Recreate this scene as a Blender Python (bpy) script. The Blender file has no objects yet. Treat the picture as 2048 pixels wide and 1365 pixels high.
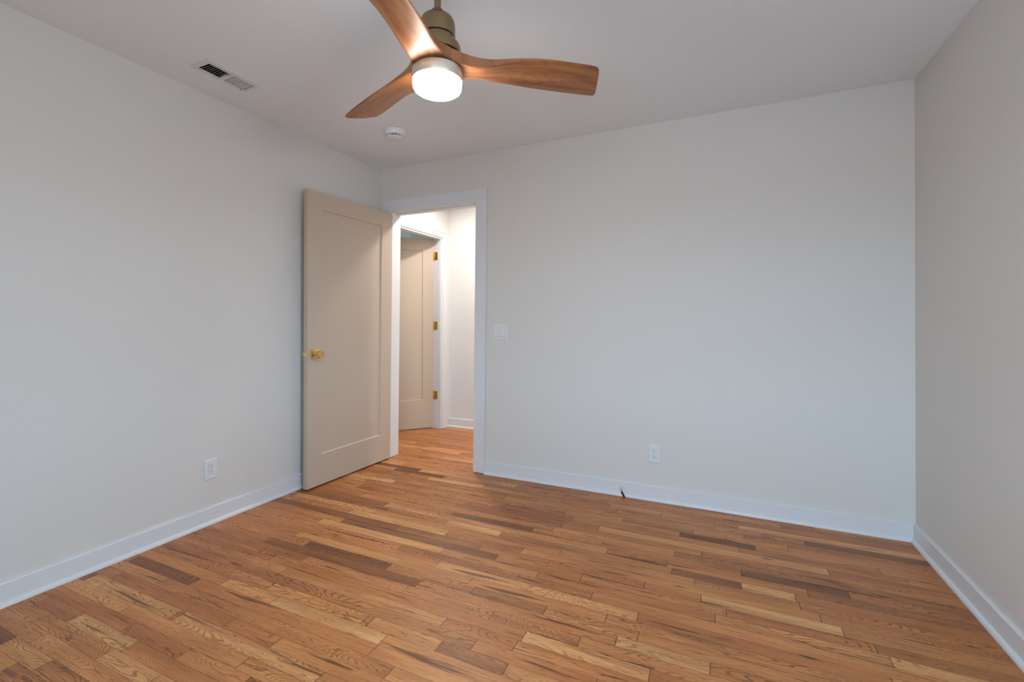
import bpy, bmesh, math, random
from mathutils import Vector, Matrix
random.seed(11)
SC = bpy.context.scene
COL = SC.collection
PI = math.pi

# ------------------------------------------------------------------ camera
YAW, PITCH, ROLL = 0.426448, 0.004360, 0.001494
fw0 = Vector((-math.sin(YAW), math.cos(YAW), 0)); r0 = Vector((math.cos(YAW), math.sin(YAW), 0)); z0 = Vector((0, 0, 1))
fwd = fw0*math.cos(PITCH) + z0*math.sin(PITCH)
up = z0*math.cos(PITCH) - fw0*math.sin(PITCH)
rt = r0*math.cos(ROLL) + up*math.sin(ROLL)
up = up*math.cos(ROLL) - r0*math.sin(ROLL)
cd = bpy.data.cameras.new('camera'); cam = bpy.data.objects.new('camera', cd); COL.objects.link(cam)
M3 = Matrix((rt, up, -fwd)).transposed()
cam.matrix_world = Matrix.Translation((2.64529, -3.06851, 1.16010)) @ M3.to_4x4()
cd.sensor_width = 36.0; cd.sensor_fit = 'HORIZONTAL'
cd.lens = 912.148/2048*36
cd.shift_y = -45.263/2048
cd.clip_start = 0.02
SC.camera = cam

# ------------------------------------------------------------------ light levels
SKY_STRENGTH = 20.5
SKY_COLOR = (0.53, 0.765, 1.0)
GROUND_COLOR = (0.33, 0.37, 0.43)
FAN_EMIT = 88.0
FAN_COLOR = (1.0, 0.915, 0.82)
HALL_EMIT = 380.0
HALL_EMIT_ADDED = 430.0
HALL_COLOR = (1.0, 0.935, 0.865)
SC.view_settings.view_transform = 'Standard'
SC.view_settings.look = 'None'
SC.view_settings.exposure = -0.10
SC.view_settings.gamma = 1.0
SC.view_settings.use_curve_mapping = False
w = bpy.data.worlds.new('sky'); SC.world = w; w.use_nodes = True
bg = w.node_tree.nodes['Background']
bg.inputs[1].default_value = SKY_STRENGTH
_N, _L = w.node_tree.nodes, w.node_tree.links       # overcast blue sky over dark ground
_tc = _N.new('ShaderNodeTexCoord'); _sp = _N.new('ShaderNodeSeparateXYZ'); _rp = _N.new('ShaderNodeValToRGB')
_L.new(_tc.outputs['Generated'], _sp.inputs[0]); _L.new(_sp.outputs[2], _rp.inputs[0]); _L.new(_rp.outputs[0], bg.inputs[0])
_e = _rp.color_ramp.elements
_e[0].position = 0.0; _e[0].color = (*GROUND_COLOR, 1)
_e[1].position = 0.06; _e[1].color = (*SKY_COLOR, 1)

W = 3.5864; H = 2.44; FRONT = -3.78          # the room: x 0..W, y FRONT..0
WT = 0.12                                     # wall thickness
HY0, HY1 = WT, 1.195                          # the hall behind the back wall
EX = -0.055                                   # end wall of the hall
# windows (x or y range, z range)
WIN1 = (2.05, 3.30, 0.70, 2.05)             # in the front wall
WIN2 = (-3.35, -2.25, 0.75, 2.05)             # in the right wall

def portal(loc, rot, sx, sy):
    l = bpy.data.lights.new('window_daylight', 'AREA'); l.shape = 'RECTANGLE'; l.size = sx; l.size_y = sy
    l.cycles.is_portal = True
    o = bpy.data.objects.new('window_daylight', l); o.location = loc; o.rotation_euler = rot; COL.objects.link(o)
portal(((WIN1[0]+WIN1[1])/2, FRONT-WT-.01, (WIN1[2]+WIN1[3])/2), (PI/2, 0, 0), WIN1[1]-WIN1[0], WIN1[3]-WIN1[2])
portal((-.75, 3.0+WT+.01, 1.5), (PI/2, 0, PI), .8, 1.2)  # for the window added in the far room
portal((W+WT+.01, (WIN2[0]+WIN2[1])/2, (WIN2[2]+WIN2[3])/2), (PI/2, 0, PI/2), WIN2[1]-WIN2[0], WIN2[3]-WIN2[2])

# ------------------------------------------------------------------ materials
def s2l(c):
    return tuple((v/255/12.92 if v/255 <= .04045 else ((v/255+.055)/1.055)**2.4) for v in c)
def newmat(name):
    m = bpy.data.materials.new(name); m.use_nodes = True
    return m, m.node_tree.nodes, m.node_tree.links, m.node_tree.nodes['Principled BSDF']
def mat(name, col, rough=.5, metal=0, spec=.5, bump=0, bscale=300, var=0):
    m, N, L, b = newmat(name)
    b.inputs['Base Color'].default_value = (*col, 1)
    b.inputs['Roughness'].default_value = rough; b.inputs['Metallic'].default_value = metal
    b.inputs['Specular IOR Level'].default_value = spec
    tc = N.new('ShaderNodeTexCoord')
    nz = N.new('ShaderNodeTexNoise'); nz.inputs['Scale'].default_value = bscale; nz.inputs['Detail'].default_value = 3
    L.new(tc.outputs['Object'], nz.inputs['Vector'])
    if bump:
        bp = N.new('ShaderNodeBump'); bp.inputs['Strength'].default_value = bump; bp.inputs['Distance'].default_value = .002
        L.new(nz.outputs['Fac'], bp.inputs['Height']); L.new(bp.outputs['Normal'], b.inputs['Normal'])
    if var:
        mr = N.new('ShaderNodeMapRange'); mr.inputs[3].default_value = max(0, rough-var); mr.inputs[4].default_value = min(1, rough+var)
        L.new(nz.outputs['Fac'], mr.inputs[0]); L.new(mr.outputs[0], b.inputs['Roughness'])
    return m
def emit(name, col, strength):
    m, N, L, b = newmat(name)
    b.inputs['Base Color'].default_value = (.9, .9, .9, 1)
    b.inputs['Emission Color'].default_value = (*col, 1); b.inputs['Emission Strength'].default_value = strength
    return m
M = {}
M['wall'] = mat('wall_paint', (.705, .685, .645), .62, bump=.03, bscale=420, spec=.35)
M['ceil'] = mat('ceiling_paint', (.845, .88, .905), .8, bump=.08, bscale=300, spec=.2)
M['hall'] = mat('hall_wall_paint', (.74, .735, .72), .6, bump=.03, bscale=420, spec=.35)
M['trim'] = mat('trim_enamel', (.725, .735, .745), .35, bump=.02, bscale=60, spec=.5)
M['door'] = mat('door_enamel', s2l((190, 173, 154)), .42, bump=.03, bscale=90, spec=.45)
M['brass'] = mat('satin_brass', (.78, .56, .20), .28, metal=1, var=.06, bscale=80)
M['latch'] = mat('latch_brass', (.80, .66, .36), .3, metal=1, var=.05)
M['hinge'] = mat('aged_brass', (.66, .43, .07), .38, metal=1, var=.08, bscale=90)
M['gold'] = mat('champagne_metal', (.30, .215, .115), .32, metal=.95, var=.04, bscale=40)
M['ring'] = mat('pale_gold_ring', (.72, .66, .55), .36, metal=.7, var=.04)
M['dark'] = mat('dark_gap', (.012, .012, .013), .7)
M['bronze'] = mat('bronze_coupling', (.26, .16, .08), .42, metal=.8)
M['plastic'] = mat('white_plastic', (.745, .755, .765), .32, bump=.01, bscale=60)
M['detector'] = mat('detector_plastic', (.80, .82, .86), .45, bump=.01, bscale=60)
M['slot'] = mat('slot_dark', (.03, .03, .03), .6)
M['ventw'] = mat('vent_enamel', (.72, .725, .73), .45, bump=.02, bscale=90)
M['duct'] = mat('duct_steel', (.035, .04, .045), .5, metal=.3)
M['cable'] = mat('black_rubber', (.006, .006, .007), .5)
M['wire'] = mat('bare_wire', (.45, .46, .48), .3, metal=1)
M['farwall'] = mat('far_room_paint', (.62, .59, .46), .6, bump=.05, bscale=420)
M['fan_lamp'] = emit('fan_diffuser', FAN_COLOR, FAN_EMIT)
M['hall_lamp'] = emit('hall_diffuser', HALL_COLOR, HALL_EMIT)
M['hall_lamp_added'] = emit('hall_diffuser_added', HALL_COLOR, HALL_EMIT_ADDED)

def glass():
    m, N, L, b = newmat('window_glass')
    N.remove(b); out = N['Material Output']
    t = N.new('ShaderNodeBsdfTransparent'); g = N.new('ShaderNodeBsdfGlossy'); g.inputs['Roughness'].default_value = .02
    f = N.new('ShaderNodeFresnel'); f.inputs[0].default_value = 1.45
    mx = N.new('ShaderNodeMixShader'); L.new(f.outputs[0], mx.inputs[0]); L.new(t.outputs[0], mx.inputs[1]); L.new(g.outputs[0], mx.inputs[2])
    L.new(mx.outputs[0], out.inputs[0]); return m
M['glass'] = glass()

class NB:
    """small node helper"""
    def __init__(s, m): s.N = m.node_tree.nodes; s.L = m.node_tree.links
    def put(s, sock, v):
        if hasattr(v, 'links') or isinstance(v, bpy.types.NodeSocket): s.L.new(v, sock)
        else: sock.default_value = v
    def math(s, op, a, b=0.0, c=None, clamp=False):
        n = s.N.new('ShaderNodeMath'); n.operation = op; n.use_clamp = clamp
        s.put(n.inputs[0], a); s.put(n.inputs[1], b)
        if c is not None: s.put(n.inputs[2], c)
        return n.outputs[0]
    def comb(s, x, y, z):
        n = s.N.new('ShaderNodeCombineXYZ')
        for i, v in enumerate((x, y, z)): s.put(n.inputs[i], v)
        return n.outputs[0]
    def noise(s, vec, scale=1, detail=2, rough=.5, dist=0):
        n = s.N.new('ShaderNodeTexNoise'); s.put(n.inputs['Vector'], vec)
        n.inputs['Scale'].default_value = scale; n.inputs['Detail'].default_value = detail
        n.inputs['Roughness'].default_value = rough; n.inputs['Distortion'].default_value = dist
        return n.outputs['Fac']
    def ramp(s, f, pts, interp='LINEAR'):
        n = s.N.new('ShaderNodeValToRGB'); s.put(n.inputs[0], f); e = n.color_ramp.elements; n.color_ramp.interpolation = interp
        e[0].position, e[0].color = pts[0][0], (*pts[0][1], 1)
        e[1].position, e[1].color = pts[-1][0], (*pts[-1][1], 1)
        for p, c in pts[1:-1]:
            q = e.new(p); q.color = (*c, 1)
        return n.outputs[0]
    def maprange(s, v, a, b, c=0, d=1, smooth=True):
        n = s.N.new('ShaderNodeMapRange'); n.interpolation_type = 'SMOOTHSTEP' if smooth else 'LINEAR'
        s.put(n.inputs[0], v)
        for i, q in enumerate((a, b, c, d)): n.inputs[i+1].default_value = q
        return n.outputs[0]
    def mix(s, f, a, b, mode='MIX'):
        n = s.N.new('ShaderNodeMix'); n.data_type = 'RGBA'; n.blend_type = mode
        s.put(n.inputs[0], f); s.put(n.inputs[6], a); s.put(n.inputs[7], b)
        return n.outputs[2]

PLW = 0.0572
def floor_mat():
    m, N, L, b = newmat('oak_strip_floor'); q = NB(m)
    at = N.new('ShaderNodeAttribute'); at.attribute_name = 'plank'
    sp = N.new('ShaderNodeSeparateColor'); L.new(at.outputs['Color'], sp.inputs[0])
    tone, fig, seed = sp.outputs[0], sp.outputs[1], sp.outputs[2]; length = at.outputs['Alpha']
    uvn = N.new('ShaderNodeUVMap'); uvn.uv_map = 'along'
    su = N.new('ShaderNodeSeparateXYZ'); L.new(uvn.outputs[0], su.inputs[0]); u, v = su.outputs[0], su.outputs[1]
    so = q.math('MULTIPLY', seed, 57.0)
    us = q.math('ADD', u, so); vs = q.math('ADD', v, q.math('MULTIPLY', seed, 9.7))
    # board colour
    base = q.ramp(tone, [(0, s2l((104, 65, 37))), (.22, s2l((160, 103, 59))), (.45, s2l((198, 131, 76))), (.7, s2l((220, 156, 95))), (1, s2l((236, 186, 126)))])
    red = q.maprange(q.noise(q.comb(q.math('MULTIPLY', seed, 113.0), 3.3, 0.0), 1, 0), .4, .62, 0, 1)
    base = q.mix(red, base, q.mix(1.0, base, (1.0, .93, .89, 1), 'MULTIPLY'))
    # slow drift inside a board
    drift = q.noise(q.comb(q.math('MULTIPLY', us, 2.2), q.math('MULTIPLY', vs, 16), so), 1, 2)
    base = q.mix(q.maprange(drift, .35, .7, 0, .8), base, q.mix(1.0, base, (.70, .62, .54, 1), 'MULTIPLY'))
    # straight pores
    pore = q.noise(q.comb(q.math('MULTIPLY', us, 9), q.math('MULTIPLY', vs, 520), so), 1, 3, .6)
    base = q.mix(q.maprange(pore, .50, .68, 0, .75), base, q.mix(1.0, base, (.52, .42, .34, 1), 'MULTIPLY'))
    # flame figure: contour lines of a stretched smooth noise
    n1 = q.noise(q.comb(q.math('MULTIPLY', us, 2.6), q.math('MULTIPLY', vs, 17), so), 1, 1.2, .4, .35)
    line = q.math('SINE', q.math('MULTIPLY', n1, 190.0))
    line = q.maprange(line, .25, .95, 0, 1)
    brk = q.noise(q.comb(q.math('MULTIPLY', us, 60), q.math('MULTIPLY', vs, 300), so), 1, 2)
    line = q.math('MULTIPLY', line, q.maprange(brk, .3, .6, .35, 1))
    line = q.math('MULTIPLY', line, q.maprange(fig, .25, .75, .28, .92))
    base = q.mix(line, base, q.mix(1.0, base, (.46, .36, .28, 1), 'MULTIPLY'))
    # dark mineral streaks
    st = q.noise(q.comb(q.math('MULTIPLY', us, 2.4), q.math('MULTIPLY', vs, 42), q.math('ADD', so, 4.0)), 1, 3, .55, .3)
    st = q.maprange(st, .585, .72, 0, .9)
    base = q.mix(st, base, q.mix(1.0, base, (.24, .19, .17, 1), 'MULTIPLY'))
    # knots
    vo = N.new('ShaderNodeTexVoronoi'); vo.inputs['Scale'].default_value = 1
    L.new(q.comb(q.math('MULTIPLY', us, 3.4), q.math('MULTIPLY', vs, 19), so), vo.inputs['Vector'])
    kn = q.maprange(vo.outputs['Distance'], .03, .17, 1, 0)
    kr = N.new('ShaderNodeSeparateColor'); L.new(vo.outputs['Color'], kr.inputs[0])
    kn = q.math('MULTIPLY', kn, q.math('GREATER_THAN', kr.outputs[0], .66))
    base = q.mix(q.math('MULTIPLY', kn, .85), base, (*s2l((52, 30, 20)), 1))
    # joints
    e1 = q.math('MINIMUM', v, q.math('SUBTRACT', PLW, v))
    e2 = q.math('MINIMUM', u, q.math('SUBTRACT', length, u))
    gap = q.math('MAXIMUM', q.math('MULTIPLY', q.maprange(e1, .0002, .0013, 1, 0), .62), q.math('MULTIPLY', q.maprange(e2, .0006, .0022, 1, 0), .85))
    base = q.mix(gap, base, (*s2l((48, 29, 19)), 1))
    L.new(base, b.inputs['Base Color'])
    b.inputs['Roughness'].default_value = .36
    L.new(q.maprange(pore, .3, .8, .37, .50), b.inputs['Roughness'])
    b.inputs['Specular IOR Level'].default_value = .45
    bp = N.new('ShaderNodeBump'); bp.inputs['Strength'].default_value = .25; bp.inputs['Distance'].default_value = .001
    h = q.math('SUBTRACT', q.math('MULTIPLY', pore, -.25), q.math('MULTIPLY', gap, 1.0))
    L.new(h, bp.inputs['Height']); L.new(bp.outputs['Normal'], b.inputs['Normal'])
    return m
M['floor'] = floor_mat()

def blade_mat():
    m, N, L, b = newmat('walnut_blade'); q = NB(m)
    uvn = N.new('ShaderNodeUVMap'); uvn.uv_map = 'along'
    su = N.new('ShaderNodeSeparateXYZ'); L.new(uvn.outputs[0], su.inputs[0]); u, v = su.outputs[0], su.outputs[1]
    oi = N.new('ShaderNodeObjectInfo'); rnd = q.math('MULTIPLY', oi.outputs['Random'], 20)
    n0 = q.noise(q.comb(q.math('MULTIPLY', u, 4), q.math('MULTIPLY', v, 34), rnd), 1, 3, .55, .3)
    base = q.ramp(n0, [(.25, s2l((108, 62, 32))), (.5, s2l((146, 92, 51))), (.75, s2l((172, 120, 73)))])
    n1 = q.noise(q.comb(q.math('MULTIPLY', u, 3), q.math('MULTIPLY', v, 12), rnd), 1, 1, .4, .3)
    ln = q.maprange(q.math('SINE', q.math('MULTIPLY', n1, 110)), .4, 1, 0, .28)
    base = q.mix(ln, base, q.mix(1.0, base, (.55, .42, .34, 1), 'MULTIPLY'))
    p = q.noise(q.comb(q.math('MULTIPLY', u, 14), q.math('MULTIPLY', v, 420), rnd), 1, 2)
    base = q.mix(q.maprange(p, .5, .75, 0, .3), base, q.mix(1.0, base, (.6, .5, .42, 1), 'MULTIPLY'))
    L.new(base, b.inputs['Base Color']); b.inputs['Roughness'].default_value = .44; b.inputs['Specular IOR Level'].default_value = .75
    return m
M['blade'] = blade_mat()

# ------------------------------------------------------------------ object helpers
def link(name, bm, m, parent=None, smooth=False):
    me = bpy.data.meshes.new(name)
    bmesh.ops.recalc_face_normals(bm, faces=bm.faces)
    bm.to_mesh(me); bm.free()
    if smooth:
        for p in me.polygons: p.use_smooth = True
    me.materials.append(m)
    o = bpy.data.objects.new(name, me); COL.objects.link(o)
    if parent: o.parent = parent
    return o
def smooth_by_angle(o, ang=35):
    me = o.data
    for p in me.polygons: p.use_smooth = True
    bm = bmesh.new(); bm.from_mesh(me)
    for e in bm.edges:
        if len(e.link_faces) == 2 and e.calc_face_angle(0) > math.radians(ang): e.smooth = False
    bm.to_mesh(me); bm.free(); return o
def tag(o, label=None, cat=None, group=None, kind=None):
    if label: o['label'] = label
    if cat: o['category'] = cat
    if group: o['group'] = group
    if kind: o['kind'] = kind
    return o
def thing(name, label, cat, loc=(0, 0, 0), rotz=0, group=None, kind=None):
    o = bpy.data.objects.new(name, None); o.empty_display_size = .05
    o.location = loc; o.rotation_euler = (0, 0, rotz); COL.objects.link(o)
    return tag(o, label, cat, group, kind)
def box(bm, x0, x1, y0, y1, z0, z1, bev=0, seg=2):
    vs = [bm.verts.new(p) for p in ((x0,y0,z0),(x1,y0,z0),(x1,y1,z0),(x0,y1,z0),(x0,y0,z1),(x1,y0,z1),(x1,y1,z1),(x0,y1,z1))]
    fs = [bm.faces.new([vs[i] for i in f]) for f in ((0,3,2,1),(4,5,6,7),(0,1,5,4),(1,2,6,5),(2,3,7,6),(3,0,4,7))]
    if bev:
        es = list({e for f in fs for e in f.edges})
        bmesh.ops.bevel(bm, geom=es, offset=bev, segments=seg, affect='EDGES', profile=.5)
    return vs
def bx(*a, **k):
    bm = bmesh.new(); box(bm, *a, **k); return bm
def prism(bm, pts, axis, a, b):
    """extrude a closed 2D outline along an axis; pts are the two other coordinates in xyz order"""
    def P(p, t):
        return {'x': (t, p[0], p[1]), 'y': (p[0], t, p[1]), 'z': (p[0], p[1], t)}[axis]
    A = [bm.verts.new(P(p, a)) for p in pts]; B = [bm.verts.new(P(p, b)) for p in pts]
    n = len(pts)
    bm.faces.new(A); bm.faces.new(B[::-1])
    for i in range(n): bm.faces.new((A[i], B[i], B[(i+1) % n], A[(i+1) % n]))
def lathe(bm, prof, n=48, c=(0, 0), cap=True):
    rings = []
    for r, z in prof:
        if r < 1e-5: rings.append([bm.verts.new((c[0], c[1], z))])
        else: rings.append([bm.verts.new((c[0]+r*math.cos(2*PI*i/n), c[1]+r*math.sin(2*PI*i/n), z)) for i in range(n)])
    for A, B in zip(rings, rings[1:]):
        for i in range(n):
            j = (i+1) % n
            if len(A) == 1 and len(B) == 1: continue
            if len(A) == 1: bm.faces.new((A[0], B[i], B[j]))
            elif len(B) == 1: bm.faces.new((A[i], B[0], A[j]))
            else: bm.faces.new((A[i], B[i], B[j], A[j]))
    if cap:
        for R_ in (rings[0], rings[-1]):
            if len(R_) > 2: bm.faces.new(R_)
def tube(bm, pts, r, n=10):
    pts = [Vector(p) for p in pts]; rings = []
    for i, p in enumerate(pts):
        d = (pts[min(i+1, len(pts)-1)] - pts[max(i-1, 0)]).normalized()
        a = d.cross(Vector((.31, .2, .93))).normalized(); c = d.cross(a)
        rings.append([bm.verts.new(p + r*(a*math.cos(2*PI*k/n) + c*math.sin(2*PI*k/n))) for k in range(n)])
    for A, B in zip(rings, rings[1:]):
        for k in range(n): bm.faces.new((A[k], B[k], B[(k+1) % n], A[(k+1) % n]))
    bm.faces.new(rings[0]); bm.faces.new(rings[-1][::-1])
def struct(name, bm, m, label=None, cat=None, parent=None):
    o = link(name, bm, m, parent)
    if parent is None: tag(o, label, cat, kind='structure')
    return o
def wall_with_holes(axis, t0, t1, a0, a1, z0, z1, holes):
    """a wall slab between t0 and t1 on `axis`, spanning a0..a1 along the other axis, with rectangular holes (a,b,zlo,zhi)"""
    bm = bmesh.new()
    def slab(a, b, lo, hi):
        if b-a < 1e-4 or hi-lo < 1e-4: return
        if axis == 'y': box(bm, a, b, t0, t1, lo, hi)
        else: box(bm, t0, t1, a, b, lo, hi)
    cur = a0
    for (a, b, lo, hi) in sorted(holes):
        slab(cur, a, z0, z1); slab(a, b, z0, lo); slab(a, b, hi, z1); cur = b
    slab(cur, a1, z0, z1)
    return bm

# ------------------------------------------------------------------ shell of the room
HX1 = 3.2                                      # far end of the hall
FX0, FY1 = -1.25, 3.0                          # far room x, y limits
# the old door frame is racked: its top stands 2 cm further right than its foot
OB0, OB1, OT0, OT1, OH = 0.118, 0.935, 0.138, 0.955, 2.066    # opening: foot left/right, head left/right, height
def lean(z): return 0.02*z/OH
struct('wall_left', bx(-WT, 0, FRONT, 0, 0, H), M['wall'], 'long off-white painted wall on the left of the room', 'wall')
bm = bmesh.new()
prism(bm, [(-WT, 0), (OB0-.02, 0), (OT0-.02, OH+.02), (OT0-.02, H), (-WT, H)], 'y', 0, WT)
prism(bm, [(OB1+.02, 0), (W+WT, 0), (W+WT, H), (OT1+.02, H), (OT1+.02, OH+.02)], 'y', 0, WT)
prism(bm, [(OT0-.02, OH+.02), (OT1+.02, OH+.02), (OT1+.02, H), (OT0-.02, H)], 'y', 0, WT)
struct('wall_back', bm, M['wall'], 'off-white back wall with the open doorway and light switch', 'wall')
struct('wall_right', wall_with_holes('x', W, W+WT, FRONT, 0, 0, H, [(WIN2[0], WIN2[1], WIN2[2], WIN2[3])]), M['wall'], 'off-white wall at the right edge of the room', 'wall')
struct('wall_front', wall_with_holes('y', FRONT-WT, FRONT, -WT, W+WT, 0, H, [WIN1]), M['wall'], 'off-white window wall behind the viewpoint', 'wall')
# hall
struct('wall_hall', bx(-WT, HX1, HY1, HY1+WT, 0, H), M['hall'], 'bright white hallway wall facing the doorway', 'wall')
E0, E1, EHT = 0.28, 1.055, 2.035               # the hall's end doorway, y range and head height
struct('wall_hall_end', wall_with_holes('x', EX-WT, EX, HY0, HY1, 0, H, [(E0-.02, E1+.02, 0, EHT+.02)]), M['hall'], 'bright white end wall of the hallway around the second door', 'wall')
struct('wall_hall_far', bx(HX1, HX1+WT, HY0, HY1+WT, 0, H), M['hall'], 'white wall closing the unseen end of the hallway', 'wall')
# room behind the second door
bm = bmesh.new()
box(bm, FX0-WT, FX0, -.4, FY1, 0, H); box(bm, FX0, EX-WT, -.4-WT, -.4, 0, H)
box(bm, FX0-WT, -1.15, FY1, FY1+WT, 0, H); box(bm, -.35, -WT, FY1, FY1+WT, 0, H); box(bm, -1.15, -.35, FY1, FY1+WT, 0, .9); box(bm, -1.15, -.35, FY1, FY1+WT, 2.1, H); box(bm, -WT-.055, -WT, HY1, FY1, 0, H)
struct('wall_far_room', bm, M['farwall'], 'grey-green wall seen above the second door', 'wall')
struct('trim_1', bx(FX0, FX0+.02, .9, 2.06, 2.12, 2.405, bev=.003), M['trim'], 'pale board on the grey-green wall seen over the second door', 'trim')

# ceiling, with the opening for the register
VX0, VX1, VY0, VY1 = 0.245, 0.337, -1.632, -1.388       # louvred opening of the vent
bm = bmesh.new()
CT = H+.06
X0, X1, Y0, Y1 = FX0-WT, W+WT, FRONT-WT, FY1+WT
box(bm, X0, VX0, Y0, Y1, H, CT); box(bm, VX1, X1, Y0, Y1, H, CT)
box(bm, VX0, VX1, Y0, VY0, H, CT); box(bm, VX0, VX1, VY1, Y1, H, CT)
struct('ceiling', bm, M['ceil'], 'flat matt white ceiling', 'ceiling')

# ------------------------------------------------------------------ oak strip floor: one mesh, every board its own face
ROW0 = -1.0345
PLANKS = [  # boards that stand out in the photo: (y on the floor, x0, x1, tone, figure)
    (-1.989, 0.073, 0.695, 0.82, 0.80),
    (-1.996, 0.721, 1.464, 0.80, 0.70),
    (-2.165, 0.365, 0.739, 0.82, 0.80),
    (-1.399, 0.477, 1.440, 0.17, 0.30),
    (-1.665, 0.866, 1.395, 0.62, 0.98),
    (-1.067, 0.662, 1.654, 0.17, 0.30),
    (-0.949, 0.607, 1.296, 0.82, 0.50),
    (-1.233, 1.427, 2.354, 0.80, 0.60),
    (-0.716, 1.197, 1.703, 0.17, 0.80),
    (-1.517, 1.991, 2.437, 0.82, 0.60),
    (-0.830, 2.509, 2.935, 0.82, 0.40),
    (-1.010, 2.576, 3.065, 0.82, 0.40),
    (-0.177, 2.740, 3.562, 0.82, 0.30),
    (-0.722, 2.736, 3.146, 0.12, 0.50),
    (-0.269, 3.050, 3.556, 0.17, 0.70),
    (-0.834, 2.445, 2.733, 0.20, 0.60),
    (-2.327, 0.309, 0.581, 0.70, 0.90),
    (-2.224, 0.706, 0.986, 0.75, 0.90),
    (-2.026, 1.177, 1.437, 0.60, 0.90),
    (-1.690, 1.424, 1.736, 0.70, 0.98),
    (-1.418, 2.305, 2.617, 0.80, 0.50),
    (-1.166, 1.160, 1.818, 0.35, 0.98),
]
def make_floor():
    rows = {}
    for (y, xa, xb, t, f) in PLANKS:
        k = math.floor((y-ROW0)/PLW); rows.setdefault(k, []).append((xa, xb, t, f))
    bm = bmesh.new(); uvl = bm.loops.layers.uv.new('along'); cl = bm.loops.layers.float_color.new('plank')
    x_min, x_max = FX0-WT, W+.02
    k0 = math.floor((FRONT-ROW0)/PLW)-1; k1 = math.floor((FY1-ROW0)/PLW)+1
    rnd = random.Random(5)
    def rand_len(): return rnd.choice((rnd.uniform(.22, .5), rnd.uniform(.35, .9), rnd.uniform(.5, 1.3)))
    def rand_tone():
        r = rnd.random()
        if r < .04: return rnd.uniform(.08, .2)
        if r < .10: return rnd.uniform(.70, .85)
        return min(.68, max(.24, rnd.gauss(.49, .09)))
    def board(k, a, b, t, f):
        y0 = ROW0+k*PLW; y1 = y0+PLW
        vs = [bm.verts.new(p) for p in ((a, y0, 0), (b, y0, 0), (b, y1, 0), (a, y1, 0))]
        fc = bm.faces.new(vs); s = rnd.random(); Lh = b-a
        for lp, uv in zip(fc.loops, ((0, 0), (Lh, 0), (Lh, PLW), (0, PLW))):
            lp[uvl].uv = uv; lp[cl] = (t, f, s, Lh)
    for k in range(k0, k1+1):
        ov = sorted(rows.get(k, []))
        segs = []; cur = x_min
        for (a, b, t, f) in ov:
            a = max(a, cur)
            if a > cur: segs.append((cur, a, None, None))
            if b > a: segs.append((a, b, t, f)); cur = b
        segs.append((cur, x_max, None, None))
        for (a, b, t, f) in segs:
            if t is not None: board(k, a, b, t, f); continue
            x = a - (rnd.uniform(0, .5) if a == x_min else 0)
            while x < b-1e-4:
                e = x+rand_len()
                if b-e < .18: e = b
                board(k, x, min(e, b), rand_tone(), rnd.random()); x = e
    bmesh.ops.recalc_face_normals(bm, faces=bm.faces)
    me = bpy.data.meshes.new('floor'); bm.to_mesh(me); bm.free(); me.materials.append(M['floor'])
    if me.polygons[0].normal.z < 0: me.flip_normals()
    o = bpy.data.objects.new('floor', me); COL.objects.link(o)
    return tag(o, 'oak strip floor of mixed brown boards with dark knots', 'floor', kind='structure')
make_floor()

# ------------------------------------------------------------------ baseboards with a shoe moulding
BH, BT, SH = 0.095, 0.014, 0.019
def shoe_profile():
    return [(0, 0), (SH*.74, 0)] + [(SH*.74*math.cos(a), SH*math.sin(a)) for a in (PI/8, PI/4, 3*PI/8)] + [(0, SH)]
def base_profile():
    return [(0, 0), (BT, 0), (BT, BH-.004), (BT-.003, BH), (0, BH)]
def baseboard(name, label, frm, to, nrm):
    """board from frm to to (xy), nrm = the side the room lies on"""
    o0 = thing(name, label, 'baseboard', (frm[0], frm[1], 0), 0, kind='structure')
    d = Vector((to[0]-frm[0], to[1]-frm[1], 0)); n = Vector((nrm[0], nrm[1], 0))
    def run(part, prof, off):
        bm = bmesh.new()
        A = [bm.verts.new(n*(off+p[0]) + Vector((0, 0, p[1]))) for p in prof]
        B = [bm.verts.new(d + n*(off+p[0]) + Vector((0, 0, p[1]))) for p in prof]
        k = len(prof); bm.faces.new(A); bm.faces.new(B[::-1])
        for i in range(k): bm.faces.new((A[i], B[i], B[(i+1) % k], A[(i+1) % k]))
        link(part, bm, M['trim'], o0)
    run('board', base_profile(), 0); run('shoe_molding', shoe_profile(), BT)
baseboard('baseboard_left', 'white baseboard with shoe molding along the left wall', (0, FRONT), (0, -.02), (1, 0))
baseboard('baseboard_back', 'white baseboard with shoe molding right of the doorway', (OB1+.0955, 0), (W, 0), (0, -1))
baseboard('baseboard_right', 'white baseboard with shoe molding along the right wall', (W, -BT), (W, FRONT), (-1, 0))
baseboard('baseboard_hall', 'short white baseboard glimpsed in the bright hallway', (EX, HY1), (HX1, HY1), (0, -1))

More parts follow.
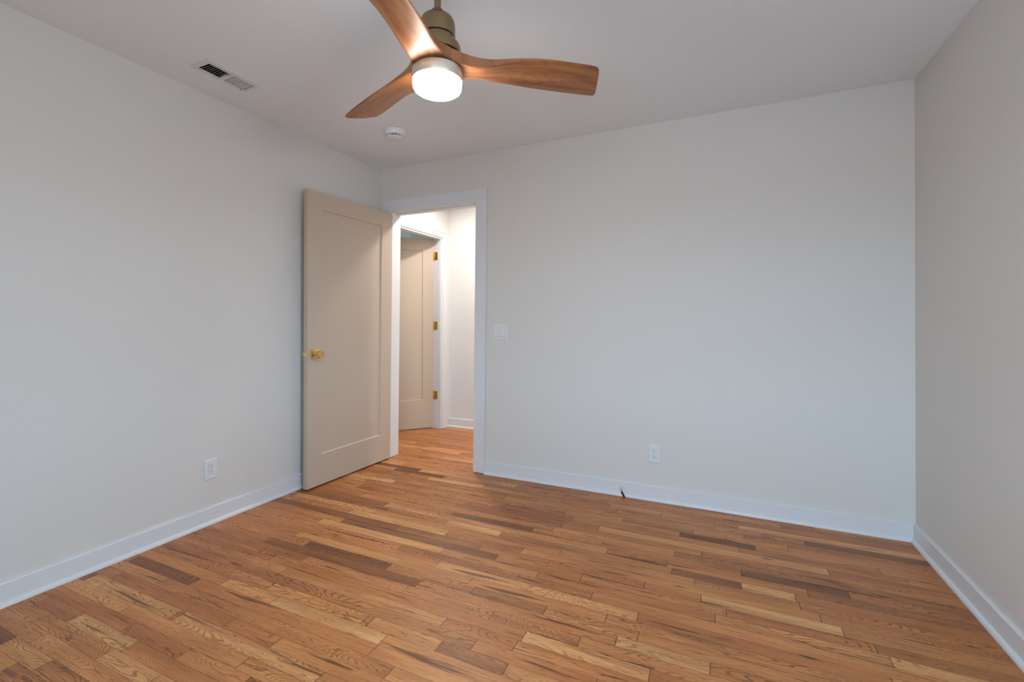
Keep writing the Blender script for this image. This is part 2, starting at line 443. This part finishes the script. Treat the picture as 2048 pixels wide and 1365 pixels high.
# ------------------------------------------------------------------ frame of the room's doorway (racked a little)
CW, CTK = 0.095, 0.018
tf = thing('trim_2', 'flat white casing and jambs around the open doorway', 'door frame', (0, 0, 0), kind='structure')
bm = bmesh.new()
prism(bm, [(OB1, 0.004), (OB1+CW, 0.004), (OT1+CW, OH+CW), (OT1, OH+CW)], 'y', -CTK, 0); link('side_casing', bm, M['trim'], tf)
bm = bmesh.new()
prism(bm, [(OB0-CW+.005, 0.004), (OB0-.004, 0.004), (OT0-.004, OH+.002), (OT0-CW+.005, OH+.002)], 'y', -CTK, 0); link('side_casing', bm, M['trim'], tf)
bm = bmesh.new()
prism(bm, [(OT0-CW+.005, OH+.002), (OT1-.0003, OH+.002), (OT1-.0003, OH+CW), (OT0-CW+.005, OH+CW)], 'y', -CTK, 0); link('head_casing', bm, M['trim'], tf)
for a, b, c, d, nm in ((OB0-.018, OB0, OT0-.018, OT0, 'side_jamb'), (OB1, OB1+.018, OT1, OT1+.018, 'side_jamb')):
    bm = bmesh.new(); prism(bm, [(a, 0.002), (b, 0.002), (d, OH), (c, OH)], 'y', 0.0, WT); link(nm, bm, M['trim'], tf)
bm = bmesh.new(); prism(bm, [(OT0-.018, OH), (OT1+.018, OH), (OT1+.018, OH+.018), (OT0-.018, OH+.018)], 'y', 0.0, WT); link('head_jamb', bm, M['trim'], tf)
# stops
bm = bmesh.new(); prism(bm, [(OT0, OH-.011), (OT1, OH-.011), (OT1, OH), (OT0, OH)], 'y', .042, .078); link('door_stop', bm, M['trim'], tf)
# hall side casing
bm = bmesh.new()
prism(bm, [(OB1, 0.004), (OB1+CW, 0.004), (OT1+CW, OH+CW), (OT1, OH+CW)], 'y', WT, WT+CTK)
link('side_casing', bm, M['trim'], tf)
bm = bmesh.new()
prism(bm, [(OT0-CW, OH+.002), (OT1-.0003, OH+.002), (OT1-.0003, OH+CW), (OT0-CW, OH+CW)], 'y', WT, WT+CTK)
link('head_casing', bm, M['trim'], tf)

# ------------------------------------------------------------------ frame of the hall's end doorway (stepped casing)
tf2 = thing('trim_3', 'stepped white casing and jambs around the second door in the hall', 'door frame', (EX, 0, 0), kind='structure')
def stepped(sgn):   # profile: distance from opening edge, projection into the hall
    return [(0.006, 0), (0.006, .010), (.020, .012), (.024, .016), (.050, .018), (.054, .024), (.074, .024), (.078, .018), (.078, 0)]
def casing_run(pts_lo, pts_hi):
    bm = bmesh.new(); A = [bm.verts.new(p) for p in pts_lo]; B = [bm.verts.new(p) for p in pts_hi]
    k = len(A); bm.faces.new(A); bm.faces.new(B[::-1])
    for i in range(k): bm.faces.new((A[i], B[i], B[(i+1) % k], A[(i+1) % k]))
    return bm
pr = stepped(1)
link('side_casing', casing_run([(h, E1+d, .004) for d, h in pr], [(h, E1+d, EHT+d) for d, h in pr]), M['trim'], tf2)
link('side_casing', casing_run([(h, E0-d, .004) for d, h in pr], [(h, E0-d, EHT+d) for d, h in pr]), M['trim'], tf2)
link('head_casing', casing_run([(h, E0-d, EHT+d) for d, h in pr], [(h, E1+d, EHT+d) for d, h in pr]), M['trim'], tf2)
link('side_jamb', bx(-WT, 0, E1, E1+.018, .002, EHT), M['trim'], tf2)
link('side_jamb', bx(-WT, 0, E0-.018, E0, .002, EHT), M['trim'], tf2)
link('head_jamb', bx(-WT, 0, E0-.018, E1+.018, EHT, EHT+.018), M['trim'], tf2)
link('door_stop', bx(-.043, -.003, E1-.011, E1, .002, EHT-.011), M['trim'], tf2)
link('door_stop', bx(-.043, -.003, E0, E0+.011, .002, EHT-.011), M['trim'], tf2)
link('door_stop', bx(-.043, -.003, E0, E1, EHT-.011, EHT), M['trim'], tf2)

# ------------------------------------------------------------------ one-panel doors
def door_leaf_parts(par, wd, z0, z1, px0, px1, pz0, pz1, th, warp=None):
    """leaf in local coords: s = +x from the hinge, thickness along y (0..-th), with a recessed flat panel on both faces"""
    def put(name, bm, m):
        if warp:
            for v in bm.verts: v.co = warp(v.co)
        return link(name, bm, m, par)
    bm = bmesh.new()
    rec, mo = .008, .005
    # frame of stiles and rails with sloped sticking
    def face(y, yr):
        o = [(0, z0), (wd, z0), (wd, z1), (0, z1)]; i = [(px0, pz0), (px1, pz0), (px1, pz1), (px0, pz1)]
        j = [(px0+mo, pz0+mo), (px1-mo, pz0+mo), (px1-mo, pz1-mo), (px0+mo, pz1-mo)]
        O = [bm.verts.new((a, y, b)) for a, b in o]; I = [bm.verts.new((a, y, b)) for a, b in i]; J = [bm.verts.new((a, yr, b)) for a, b in j]
        for k in range(4):
            l = (k+1) % 4
            bm.faces.new((O[k], O[l], I[l], I[k])); bm.faces.new((I[k], I[l], J[l], J[k]))
        return O, J
    O1, J1 = face(0, -rec); O2, J2 = face(-th, -th+rec)
    for k in range(4):
        l = (k+1) % 4
        bm.faces.new((O1[k], O2[k], O2[l], O1[l])); bm.faces.new((J1[k], J1[l], J2[l], J2[k]))
    # soften the outer edges a touch
    put('stiles_and_rails', bm, M['door'])
    bm = bx(px0-.004, px1+.004, -th+rec+.0003, -rec-.0003, pz0-.004, pz1+.004)
    put('door_panel', bm, M['door'])

def rosette_knob(par, s, z, side, th, dx=0):
    """square rosette with a faceted round knob on one face (side +1: y=0 face, -1: y=-th face)"""
    y0 = 0 if side > 0 else -th
    def Y(d): return y0 + side*d
    bm = bmesh.new()
    a, b = sorted((Y(0.0), Y(.007)))
    box(bm, s-.033, s+.033, a, b, z-.033, z+.033, bev=.0025)
    r = smooth_by_angle(link('rosette', bm, M['brass'], par))
    prof = [(.011, .006), (.0095, .016), (.0095, .026), (.014, .032), (.024, .037), (.0285, .044), (.0285, .056), (.026, .060), (.0, .061)]
    bm = bmesh.new(); lathe(bm, prof, 12)
    for v in bm.verts:
        x, y, d = v.co; v.co = Vector((s+x+dx, Y(d), z+y))
    k = link('door_knob', bm, M['brass'], par); smooth_by_angle(k, 28)
    return r

TH = .035
# the open door of this room: hinged at the left jamb, folded back against the left wall
HB, HT = Vector((.1385, -.012)), Vector((.1585, -.012))
A1 = math.radians(-92.0)
d1 = thing('door_1', 'open beige one-panel door with a brass knob, folded back to the left wall', 'door', (HB.x, HB.y, 0), A1, kind='structure')
WD = .822
def warp1(c):       # follows the racked jamb at the hinge, hangs nearly plumb at the free edge
    k = (c.z/2.05)*(1-c.x/WD)
    return Vector((c.x, c.y + .020*k, c.z))
door_leaf_parts(d1, WD, .012, 2.052, .122, .700, .224, 1.930, TH, warp1)
# local +y at angle -92 deg points to +x of the room
rosette_knob(d1, WD-.062, .925, 1, TH)
rosette_knob(d1, WD-.062, .925, -1, TH)
lp = link('latch_plate', bx(WD-.0002, WD+.0016, -TH/2-.0125, -TH/2+.0125, .925-.029, .925+.029, bev=.0006), M['latch'], d1)
tag(lp, 'brass latch plate on the door edge')
bm = bmesh.new(); box(bm, WD+.0012, WD+.009, -TH/2-.006, -TH/2+.006, .925-.008, .925+.008, bev=.002); link('latch_bolt', bm, M['latch'], d1)
for dz in (-.021, .021):
    bm = bmesh.new(); lathe(bm, [(.0, 0), (.003, 0), (.003, .0006), (0, .0006)], 10)
    for v in bm.verts: v.co = Vector((WD+.0012+v.co.z, -TH/2+v.co.x, .925+dz+v.co.y))
    link('screw', bm, M['slot'], d1)
for hz in (.28, 1.05, 1.82):
    bm = bmesh.new(); lathe(bm, [(.0, 0), (.005, 0), (.0062, .002), (.0062, .087), (.005, .089), (0, .089)], 14)
    for v in bm.verts: v.co = Vector((v.co.x-.003, v.co.y-TH-.004+.02*(hz/2.05), v.co.z+hz))
    smooth_by_angle(link('hinge', bm, M['hinge'], d1))

# the hall's second door, swung into the far room
H2 = (-.1545, E1-.004)
A2 = math.radians(-90-41)
d2 = thing('door_2', 'second beige one-panel door with brass hinges beyond the hallway', 'door', (H2[0], H2[1], 0), A2, kind='structure')
door_leaf_parts(d2, .765, .014, 2.030, .118, .640, .312, 1.905, TH)
for hz in (.313, 1.059, 1.806):
    hroot = bmesh.new(); lathe(hroot, [(.0, 0), (.005, 0), (.006, .002), (.006, .085), (.005, .087), (0, .087)], 14)
    for v in hroot.verts: v.co = Vector((v.co.x-.002, v.co.y+.006, v.co.z+hz))
    hk = smooth_by_angle(link('hinge', hroot, M['hinge'], d2))
    # leaf let into the jamb face, rounded corners, screws
    bm = bmesh.new(); rr = .012
    x0, x1, zz0, zz1 = -.0985, -.148, hz, hz+.087
    pts = [(x1, zz0), (x0-rr, zz0)] + [(x0-rr+rr*math.sin(a), zz0+rr-rr*math.cos(a)) for a in (PI/6, PI/3, PI/2)]
    pts += [(x0-rr+rr*math.cos(a), zz1-rr+rr*math.sin(a)) for a in (0, PI/6, PI/3, PI/2)] + [(x1, zz1)]
    prism(bm, pts, 'y', E1-.0022, E1+.0002)
    inv = d2.matrix_basis.inverted() if False else (Matrix.Translation((H2[0], H2[1], 0)) @ Matrix.Rotation(A2, 4, 'Z')).inverted()
    for v in bm.verts: v.co = inv @ v.co
    hl = link('hinge_leaf', bm, M['hinge'], hk)
    bm = bmesh.new()
    for (sx, sz) in ((-.112, .018), (-.125, .043), (-.112, .069)):
        c = bmesh.new()
        lathe(c, [(0, 0), (.004, 0), (.004, .0008), (0, .0008)], 10)
        vm = {}
        for v in c.verts: vm[v] = bm.verts.new(inv @ Vector((sx+v.co.x, E1-.0022-v.co.z, hz+sz+v.co.y)))
        for f in c.faces: bm.faces.new([vm[v] for v in f.verts])
        c.free()
    link('hinge_screws', bm, M['brass'], hk)
rosette_knob(d2, .765-.062, .93, 1, TH); rosette_knob(d2, .765-.062, .93, -1, TH)

# ------------------------------------------------------------------ windows behind the viewpoint (daylight)
def window(name, label, axis, t0, t1, a0, a1, z0, z1, inward):
    root = thing(name, label, 'window', (0, 0, 0), kind='structure')
    def B(a, b, t, u_, lo, hi, part, m, bev=0):
        return link(part, bx(a, b, t, u_, lo, hi, bev=bev) if axis == 'y' else bx(t, u_, a, b, lo, hi, bev=bev), m, root)
    f = .045; tm = (t0+t1)/2
    bm = bmesh.new()
    def R_(a, b, lo, hi, t, u_):
        if axis == 'y': box(bm, a, b, t, u_, lo, hi)
        else: box(bm, t, u_, a, b, lo, hi)
    R_(a0, a0+f, z0, z1, t0, t1); R_(a1-f, a1, z0, z1, t0, t1); R_(a0+f, a1-f, z0, z0+f, t0, t1); R_(a0+f, a1-f, z1-f, z1, t0, t1)
    link('window_frame', bm, M['trim'], root)
    zm = (z0+z1)/2
    B(a0+f, a1-f, tm-.018, tm+.018, zm-.02, zm+.02, 'meeting_rail', M['trim'])
    B(a0+f, a1-f, tm-.003, tm+.003, z0+f, zm-.02, 'pane', M['glass']); B(a0+f, a1-f, tm-.003, tm+.003, zm+.02, z1-f, 'pane', M['glass'])
    s0, s1 = (t1-.001, t1+.045) if inward > 0 else (t0-.045, t0+.001)
    B(a0-.06, a1+.06, s0, s1, z0-.03, z0, 'sill', M['trim'], .004)
    c0, c1 = (t1, t1+.018) if inward > 0 else (t0-.018, t0)
    bm = bmesh.new()
    R_(a0-.09, a0, z0, z1+.09, c0, c1); R_(a1, a1+.09, z0, z1+.09, c0, c1); R_(a0, a1, z1, z1+.09, c0, c1)
    link('casing', bm, M['trim'], root)
window('window_1', 'white framed window in the wall behind the viewpoint', 'y', FRONT-WT, FRONT, *WIN1, 1)
window('added_window_3', 'unseen white framed window added to light the room beyond the second door', 'y', FY1, FY1+WT, -1.15, -.35, .9, 2.1, -1)  # added opening: brings daylight to the strip of wall above the second door
window('window_2', 'white framed window in the right wall beside the viewpoint', 'x', W, W+WT, *WIN2, -1)

# ------------------------------------------------------------------ ceiling fan
FX, FY = 1.719, -1.684
fan = thing('ceiling_fan', 'three-blade wooden ceiling fan with a brass motor and lit round lamp', 'ceiling fan', (FX, FY, H))
def fz(z): return z-H
def droop(u): return -.007*max(0, min(1, (u-.15)/.4))
KF = .9615                                      # the body was measured at a slightly larger size
def zs(z): return 1.16+(z-1.16)*KF
def fl(name, prof, m, par=fan, n=56, ang=30, k=KF):
    bm = bmesh.new(); lathe(bm, [(r*k, fz(zs(z) if k != 1 else z)) for r, z in prof], n)
    return smooth_by_angle(link(name, bm, m, par), ang)
fl('canopy', [(0, 2.44), (.062, 2.44), (.064, 2.436), (.062, 2.424), (.052, 2.416), (.020, 2.413), (0, 2.413)], M['gold'], k=1)
fl('downrod', [(0, 2.42), (.0122, 2.42), (.0122, zs(2.312)), (0, zs(2.312))], M['gold'], n=24, k=1)
fl('rod_coupling', [(0, 2.329), (.0135, 2.329), (.021, 2.325), (.0245, 2.316), (.027, 2.300), (0, 2.300)], M['bronze'], n=32)
fl('motor_housing', [(0, 2.303), (.034, 2.303), (.048, 2.299), (.058, 2.291), (.0640, 2.279), (.066, 2.264), (.066, 2.222), (0, 2.222)], M['gold'])
fl('housing_gap', [(0, 2.224), (.060, 2.224), (.060, 2.214), (0, 2.214)], M['dark'])
lower = fl('switch_housing', [(0, 2.217), (.062, 2.217), (.067, 2.215), (.0685, 2.208), (.0705, 2.200), (.083, 2.192), (.0865, 2.184), (.0865, 2.160), (.084, 2.157), (0, 2.157)], M['gold'])
bm = bmesh.new(); lathe(bm, [(0, 0), (.0028, 0), (.0028, .006), (0, .006)], 10)
for v in bm.verts: v.co = Vector((.070+v.co.x*.5, -.022+v.co.y, fz(zs(2.196))+v.co.z))
link('screw', bm, M['dark'], lower)
fl('hub_spacer', [(0, 2.160), (.058, 2.160), (.058, 2.098), (0, 2.098)], M['dark'])
# carved propeller blades; u runs outward, v counter-clockwise; the ccw edge hangs lower
ST = [  # u, v-, v+, bottom at v-, top at v-, bottom at v+, top at v+
    (0.0005, 0.0010, 0.0010, 2.0677, 2.1084, 2.0677, 2.1084),
    (0.0286, 0.0500, 0.0500, 2.0677, 2.1084, 2.0677, 2.1084),
    (0.0438, 0.0764, 0.0764, 2.0667, 2.1084, 2.0677, 2.1084),
    (0.0590, 0.0707, 0.0707, 2.0648, 2.1075, 2.0686, 2.1084),
    (0.0809, 0.0620, 0.0611, 2.0619, 2.1065, 2.0705, 2.1074),
    (0.1142, 0.0543, 0.0553, 2.0600, 2.1036, 2.0734, 2.1045),
    (0.1523, 0.0514, 0.0548, 2.0638, 2.1016, 2.0763, 2.0996),
    (0.2047, 0.0525, 0.0597, 2.0786, 2.1048, 2.0785, 2.0940),
    (0.2666, 0.0573, 0.0660, 2.0984, 2.1149, 2.0794, 2.0910),
    (0.3427, 0.0638, 0.0717, 2.1107, 2.1233, 2.0799, 2.0906),
    (0.4284, 0.0691, 0.0756, 2.1159, 2.1265, 2.0815, 2.0912),
    (0.5141, 0.0715, 0.0765, 2.1170, 2.1267, 2.0830, 2.0927),
    (0.5807, 0.0715, 0.0750, 2.1170, 2.1267, 2.0830, 2.0927),
    (0.5998, 0.0700, 0.0735, 2.1170, 2.1257, 2.0830, 2.0917),
    (0.6102, 0.0670, 0.0705, 2.1162, 2.1249, 2.0830, 2.0908),
    (0.6169, 0.0600, 0.0640, 2.1146, 2.1224, 2.0838, 2.0906),
    (0.6198, 0.0480, 0.0520, 2.1114, 2.1182, 2.0862, 2.0920),
]
def interp(u, c):
    i = 0
    while i < len(ST)-2 and ST[i+1][0] < u: i += 1
    p0, p1, p2, p3 = ST[max(i-1, 0)], ST[i], ST[i+1], ST[min(i+2, len(ST)-1)]
    t = (u-p1[0])/(p2[0]-p1[0]); h = p2[0]-p1[0]
    m1 = (p2[c]-p0[c])/max(p2[0]-p0[0], 1e-6)*h if i > 2 else (p2[c]-p1[c])
    m2 = (p3[c]-p1[c])/max(p3[0]-p1[0], 1e-6)*h if i > 1 else (p2[c]-p1[c])
    return (2*t**3-3*t*t+1)*p1[c]+(t**3-2*t*t+t)*m1+(-2*t**3+3*t*t)*p2[c]+(t**3-t*t)*m2
def blade(ang):
    bm = bmesh.new(); uvl = bm.loops.layers.uv.new('along')
    us = [x*.952 for x in [.0005, .015, .03, .038, .046] + [.046+(.63-.046)*i/54 for i in range(1, 55)] + [.636, .641, .645, .648, .650, .651]]
    nv = 12; rings = []; loc = {}
    for u in us:
        vm, vp, b0, t0, b1, t1 = [interp(u, c) for c in range(1, 7)]
        ring = []
        e = min(.004, (vm+vp)*.2)
        ss = [0, .0] ; pts = []
        def zb(s): return b0+(b1-b0)*s - .003*math.sin(PI*s)*min(1, u/.15)
        def zt(s): return t0+(t1-t0)*s
        for i in range(nv+1):                      # bottom, v- to v+
            s = i/nv; v = -vm+(vm+vp)*s; z = zb(s)
            if i == 0: v += 0; z += min(.003, (t0-b0)*.3)
            if i == nv: z += min(.003, (t1-b1)*.3)
            pts.append((v, z))
            if i == 0: pts.append((v+e, zb(e/(vm+vp))))
            if i == nv-1: pts.append((vp-e, zb(1-e/(vm+vp))))
        for i in range(nv, -1, -1):                # top, v+ to v-
            s = i/nv; v = -vm+(vm+vp)*s; z = zt(s)
            if i in (0, nv): z -= min(.003, ((t0-b0) if i == 0 else (t1-b1))*.3)
            if i == 0: pts.append((-vm+e, zt(e/(vm+vp))))
            pts.append((v, z))
            if i == nv: pts.append((vp-e, zt(1-e/(vm+vp))))
        ca, sa = math.cos(ang), math.sin(ang)
        k_ = max(0, min(1, (u-.30)/.28)); k_ = k_*k_*(3-2*k_)
        for (v, z) in pts:
            ue = u + k_*.28*v
            q = bm.verts.new((ue*ca - v*sa, ue*sa + v*ca, fz(z)+droop(u))); loc[q] = (ue, v+.3); ring.append(q)
        rings.append(ring)
    for A, B in zip(rings, rings[1:]):
        k = len(A)
        for i in range(k): bm.faces.new((A[i], A[(i+1) % k], B[(i+1) % k], B[i]))
    bm.faces.new(rings[-1]); bm.faces.new(rings[0][::-1])
    for f in bm.faces:
        for lp_ in f.loops: lp_[uvl].uv = loc[lp_.vert]
    o = link('blade', bm, M['blade'], fan)
    return smooth_by_angle(o, 40)
for k in range(3): blade(math.radians(37.7+120*k))
lk = fl('light_kit', [(0, 2.098), (.088, 2.098), (.0925, 2.0965), (.0935, 2.094), (.0935, 2.058), (.0925, 2.056), (0, 2.056)], M['ring'])
fl('lamp_gap', [(0, 2.104), (.084, 2.104), (.084, 2.097), (0, 2.097)], M['dark'], lk)
fl('light_diffuser', [(0, 2.057), (.0895, 2.057), (.0905, 2.054), (.0905, 2.036), (.087, 2.026), (.078, 2.020), (.06, 2.0165), (.03, 2.015), (0, 2.0148)], M['fan_lamp'], lk, ang=60)

# ------------------------------------------------------------------ hall ceiling light
def hall_light(x, y, label, m):
    t = thing('ceiling_light', label, 'ceiling light', (x, y, H), 0, 'flush ceiling lights in the hallway')
    bm = bmesh.new(); lathe(bm, [(0, 0), (.088, 0), (.088, -.018), (.080, -.026), (.074, -.026), (.074, -.012), (0, -.012)], 40); smooth_by_angle(link('trim_ring', bm, M['plastic'], t))
    bm = bmesh.new(); lathe(bm, [(0, -.0125), (.0735, -.0125), (.0735, -.024), (0, -.027)], 40); link('diffuser', bm, m, t)
hall_light(.47, .52, 'round flush ceiling light just outside the doorway', M['hall_lamp'])
hall_light(1.95, .60, 'unseen round ceiling light added further along the hallway to brighten the doorway jamb', M['hall_lamp_added'])  # no known lamp here; added because the jamb came out too dark

# ------------------------------------------------------------------ smoke detector
sm = thing('smoke_detector', 'round white smoke detector on the ceiling behind the fan', 'smoke detector', (.643, -.585, H))
def sl(name, prof, m, n=48):
    bm = bmesh.new(); lathe(bm, prof, n); return smooth_by_angle(link(name, bm, m, sm))
sl('base_ring', [(0, 0), (.072, 0), (.072, -.008), (.069, -.011), (0, -.011)], M['detector'])
sl('cover', [(0, -.010), (.066, -.010), (.0675, -.013), (.066, -.021), (.061, -.027), (.054, -.029), (0, -.029)], M['detector'])
sl('vent_gap', [(0, -.0285), (.040, -.0285), (.040, -.040), (0, -.040)], M['slot'])
bm = bmesh.new()
for k in range(12):
    a = 2*PI*k/12; c, s = math.cos(a), math.sin(a)
    vs = box(bm, .038, .0490, -.0014, .0014, -.0395, -.0288)
    for v in vs: v.co = Vector((v.co.x*c - v.co.y*s, v.co.x*s + v.co.y*c, v.co.z))
link('grille_fins', bm, M['detector'], sm)
sl('front_cap', [(0, -.039), (.0515, -.039), (.051, -.0425), (.043, -.0465), (.02, -.048), (0, -.048)], M['detector'])
bm = bmesh.new(); lathe(bm, [(0, -.047), (.009, -.047), (.009, -.0492), (.008, -.0498), (0, -.0498)], 20)
for v in bm.verts: v.co += Vector((.016, -.012, .0006))
link('test_button', bm, M['plastic'], sm)

# ------------------------------------------------------------------ ceiling register
vt = thing('ceiling_vent', 'white louvred ceiling vent above the left wall', 'vent', (.296, -1.510, H))
ox, oy = .296, -1.510
bm = bmesh.new()
a0, a1, b0, b1 = .222-ox, .371-ox, -1.660-oy, -1.366-oy
i0, i1, j0, j1 = VX0-ox, VX1-ox, VY0-oy, VY1-oy
def loopq(x0, x1, y0, y1, z): return [bm.verts.new(p) for p in ((x0, y0, z), (x1, y0, z), (x1, y1, z), (x0, y1, z))]
L0 = loopq(a0, a1, b0, b1, 0); L1 = loopq(a0+.001, a1-.001, b0+.001, b1-.001, -.002); L2 = loopq(a0+.010, a1-.010, b0+.010, b1-.010, -.005)
L3 = loopq(i0, i1, j0, j1, -.005); L4 = loopq(i0, i1, j0, j1, .012)
for P_, Q_ in ((L0, L1), (L1, L2), (L2, L3), (L3, L4)):
    for k in range(4): bm.faces.new((P_[k], P_[(k+1) % 4], Q_[(k+1) % 4], Q_[k]))
link('vent_frame', bm, M['ventw'], vt)
link('divider_bar', bx(i0, i1, -.0085, .0085, -.005, .010), M['ventw'], vt)
for sec, sg in ((-1, 1), (1, -1)):
    y_a, y_b = (j0, -.0085) if sec < 0 else (.0085, j1)
    nsl = 9
    for k in range(nsl):
        yc = y_a + (y_b-y_a)*(k+.5)/nsl
        bm = bmesh.new(); vs = box(bm, i0+.0005, i1-.0005, *((-.0046, .0046) if sec < 0 else (-.0034, .0034)), -.0005, .0005)
        t = math.radians(40)*sg; c, s = math.cos(t), math.sin(t)
        for v in vs: v.co = Vector((v.co.x, yc+v.co.y*c - v.co.z*s, .0015+v.co.y*s + v.co.z*c))
        link('louver', bm, M['ventw'], vt)
bm = bmesh.new()
box(bm, i0-.002, i0, j0, j1, .012, .30); box(bm, i1, i1+.002, j0, j1, .012, .30); box(bm, i0, i1, j0-.002, j0, .012, .30); box(bm, i0, i1, j1, j1+.002, .012, .30)
box(bm, i0-.002, i1+.002, j0-.002, j1+.002, .30, .302)
link('duct_boot', bm, M['duct'], vt)
for (px, py) in ((.284-ox, -1.652-oy), (.292-ox, -1.374-oy)):
    bm = bmesh.new(); lathe(bm, [(0, -.0045), (.0042, -.0045), (.0042, -.0062), (.003, -.0068), (0, -.0068)], 14)
    for v in bm.verts: v.co += Vector((px, py, 0))
    link('screw', bm, M['detector'], vt)
bm = bmesh.new(); box(bm, i0-.003, i0+.001, j1-.017, j1-.0145, -.011, -.004, bev=.0006); link('damper_lever', bm, M['slot'], vt)

# ------------------------------------------------------------------ light switch and outlets (local: x across, -y out of the wall, z up)
def plate_bm(wd, ht):
    bm = bmesh.new()
    o = [(-wd/2, -ht/2), (wd/2, -ht/2), (wd/2, ht/2), (-wd/2, ht/2)]; b = .005
    A = [bm.verts.new((x, 0, z)) for x, z in o]
    B = [bm.verts.new((x, -.0025, z)) for x, z in o]
    C_ = [bm.verts.new((x-math.copysign(b, x), -.0062, z-math.copysign(b, z))) for x, z in o]
    for P_, Q_ in ((A, B), (B, C_)):
        for k in range(4): bm.faces.new((P_[k], P_[(k+1) % 4], Q_[(k+1) % 4], Q_[k]))
    bm.faces.new(C_); bm.faces.new(A[::-1]); return bm
sw = thing('light_switch', 'white double rocker light switch right of the doorway', 'light switch', (1.1596, 0, 1.0715))
link('cover_plate', plate_bm(.117, .117), M['plastic'], sw)
for k, sx in enumerate((-.023, .023)):
    r = link('rocker_shade_line', bx(sx-.0167, sx+.0167, -.0065, -.004, -.0342, .0331), M['slot'], sw)  # dark slab: the shadow line under each rocker, put in as colour
    bm = bmesh.new()
    z0_, zc, z1_ = -.0328, 0, .0328
    top, mid, bot = ((-.0066, -.0085, -.0115), (-.0115, -.0085, -.0066))[k % 1]
    prism(bm, [(-.003, z0_), (bot, z0_), (mid, zc), (top, z1_), (-.003, z1_)], 'x', sx-.0164, sx+.0164)
    link('rocker', bm, M['plastic'], sw)
def outlet(label, loc, rotz):
    o = thing('wall_outlet', label, 'outlet', loc, rotz, 'electrical outlets low on the walls')
    link('cover_plate', plate_bm(.072, .115), M['plastic'], o)
    fr = link('receptacle_gap', bx(-.01695, .01695, -.0066, -.004, -.0340, .03395), M['slot'], o)
    tag(fr, 'thin dark line around the receptacle')
    rc = link('receptacle', bx(-.0166, .0166, -.0082, -.003, -.0336, .0336, bev=.0008), M['plastic'], o)
    for zc in (.0175, -.0175):
        link('slot', bx(-.0072, -.0052, -.0086, -.0075, zc+.0005, zc+.0095), M['slot'], rc)
        link('slot', bx(.0052, .0072, -.0086, -.0075, zc+.0015, zc+.0090), M['slot'], rc)
        bm = bmesh.new(); lathe(bm, [(0, 0), (.0029, 0), (.0029, .0011), (0, .0011)], 14)
        for v in bm.verts: v.co = Vector((v.co.x, -.0086+v.co.z, zc-.0075+v.co.y))
        link('ground_hole', bm, M['slot'], rc)
    return o
outlet('white electrical outlet on the back wall above the baseboard', (2.2625, 0, .298), 0)
outlet('white electrical outlet on the left wall beside the open door', (0, -1.4056, .3085), PI/2)

# ------------------------------------------------------------------ stub of cable at the back baseboard
cb = thing('cable_stub', 'short cut black cable with bare wire ends at the back baseboard', 'cable', (2.078, -.040, 0))
bm = bmesh.new(); tube(bm, [(0, .004, -.004), (-.001, .003, .006), (-.0055, 0, .016), (-.011, -.003, .028), (-.0145, -.005, .037)], .0062, 12)
smooth_by_angle(link('sheath', bm, M['cable'], cb))
bm = bmesh.new(); tube(bm, [(-.0145, -.006, .034), (-.020, -.006, .044), (-.0265, -.006, .056), (-.0275, -.006, .062), (-.024, -.006, .0645), (-.0195, -.006, .062), (-.017, -.006, .052), (-.0135, -.005, .036)], .0009, 8)
link('bare_wire', bm, M['wire'], cb)
bm = bmesh.new(); tube(bm, [(-.013, -.004, .034), (-.0125, -.003, .048), (-.011, -.002, .060), (-.009, -.001, .067)], .0009, 8)
link('bare_wire', bm, M['wire'], cb)
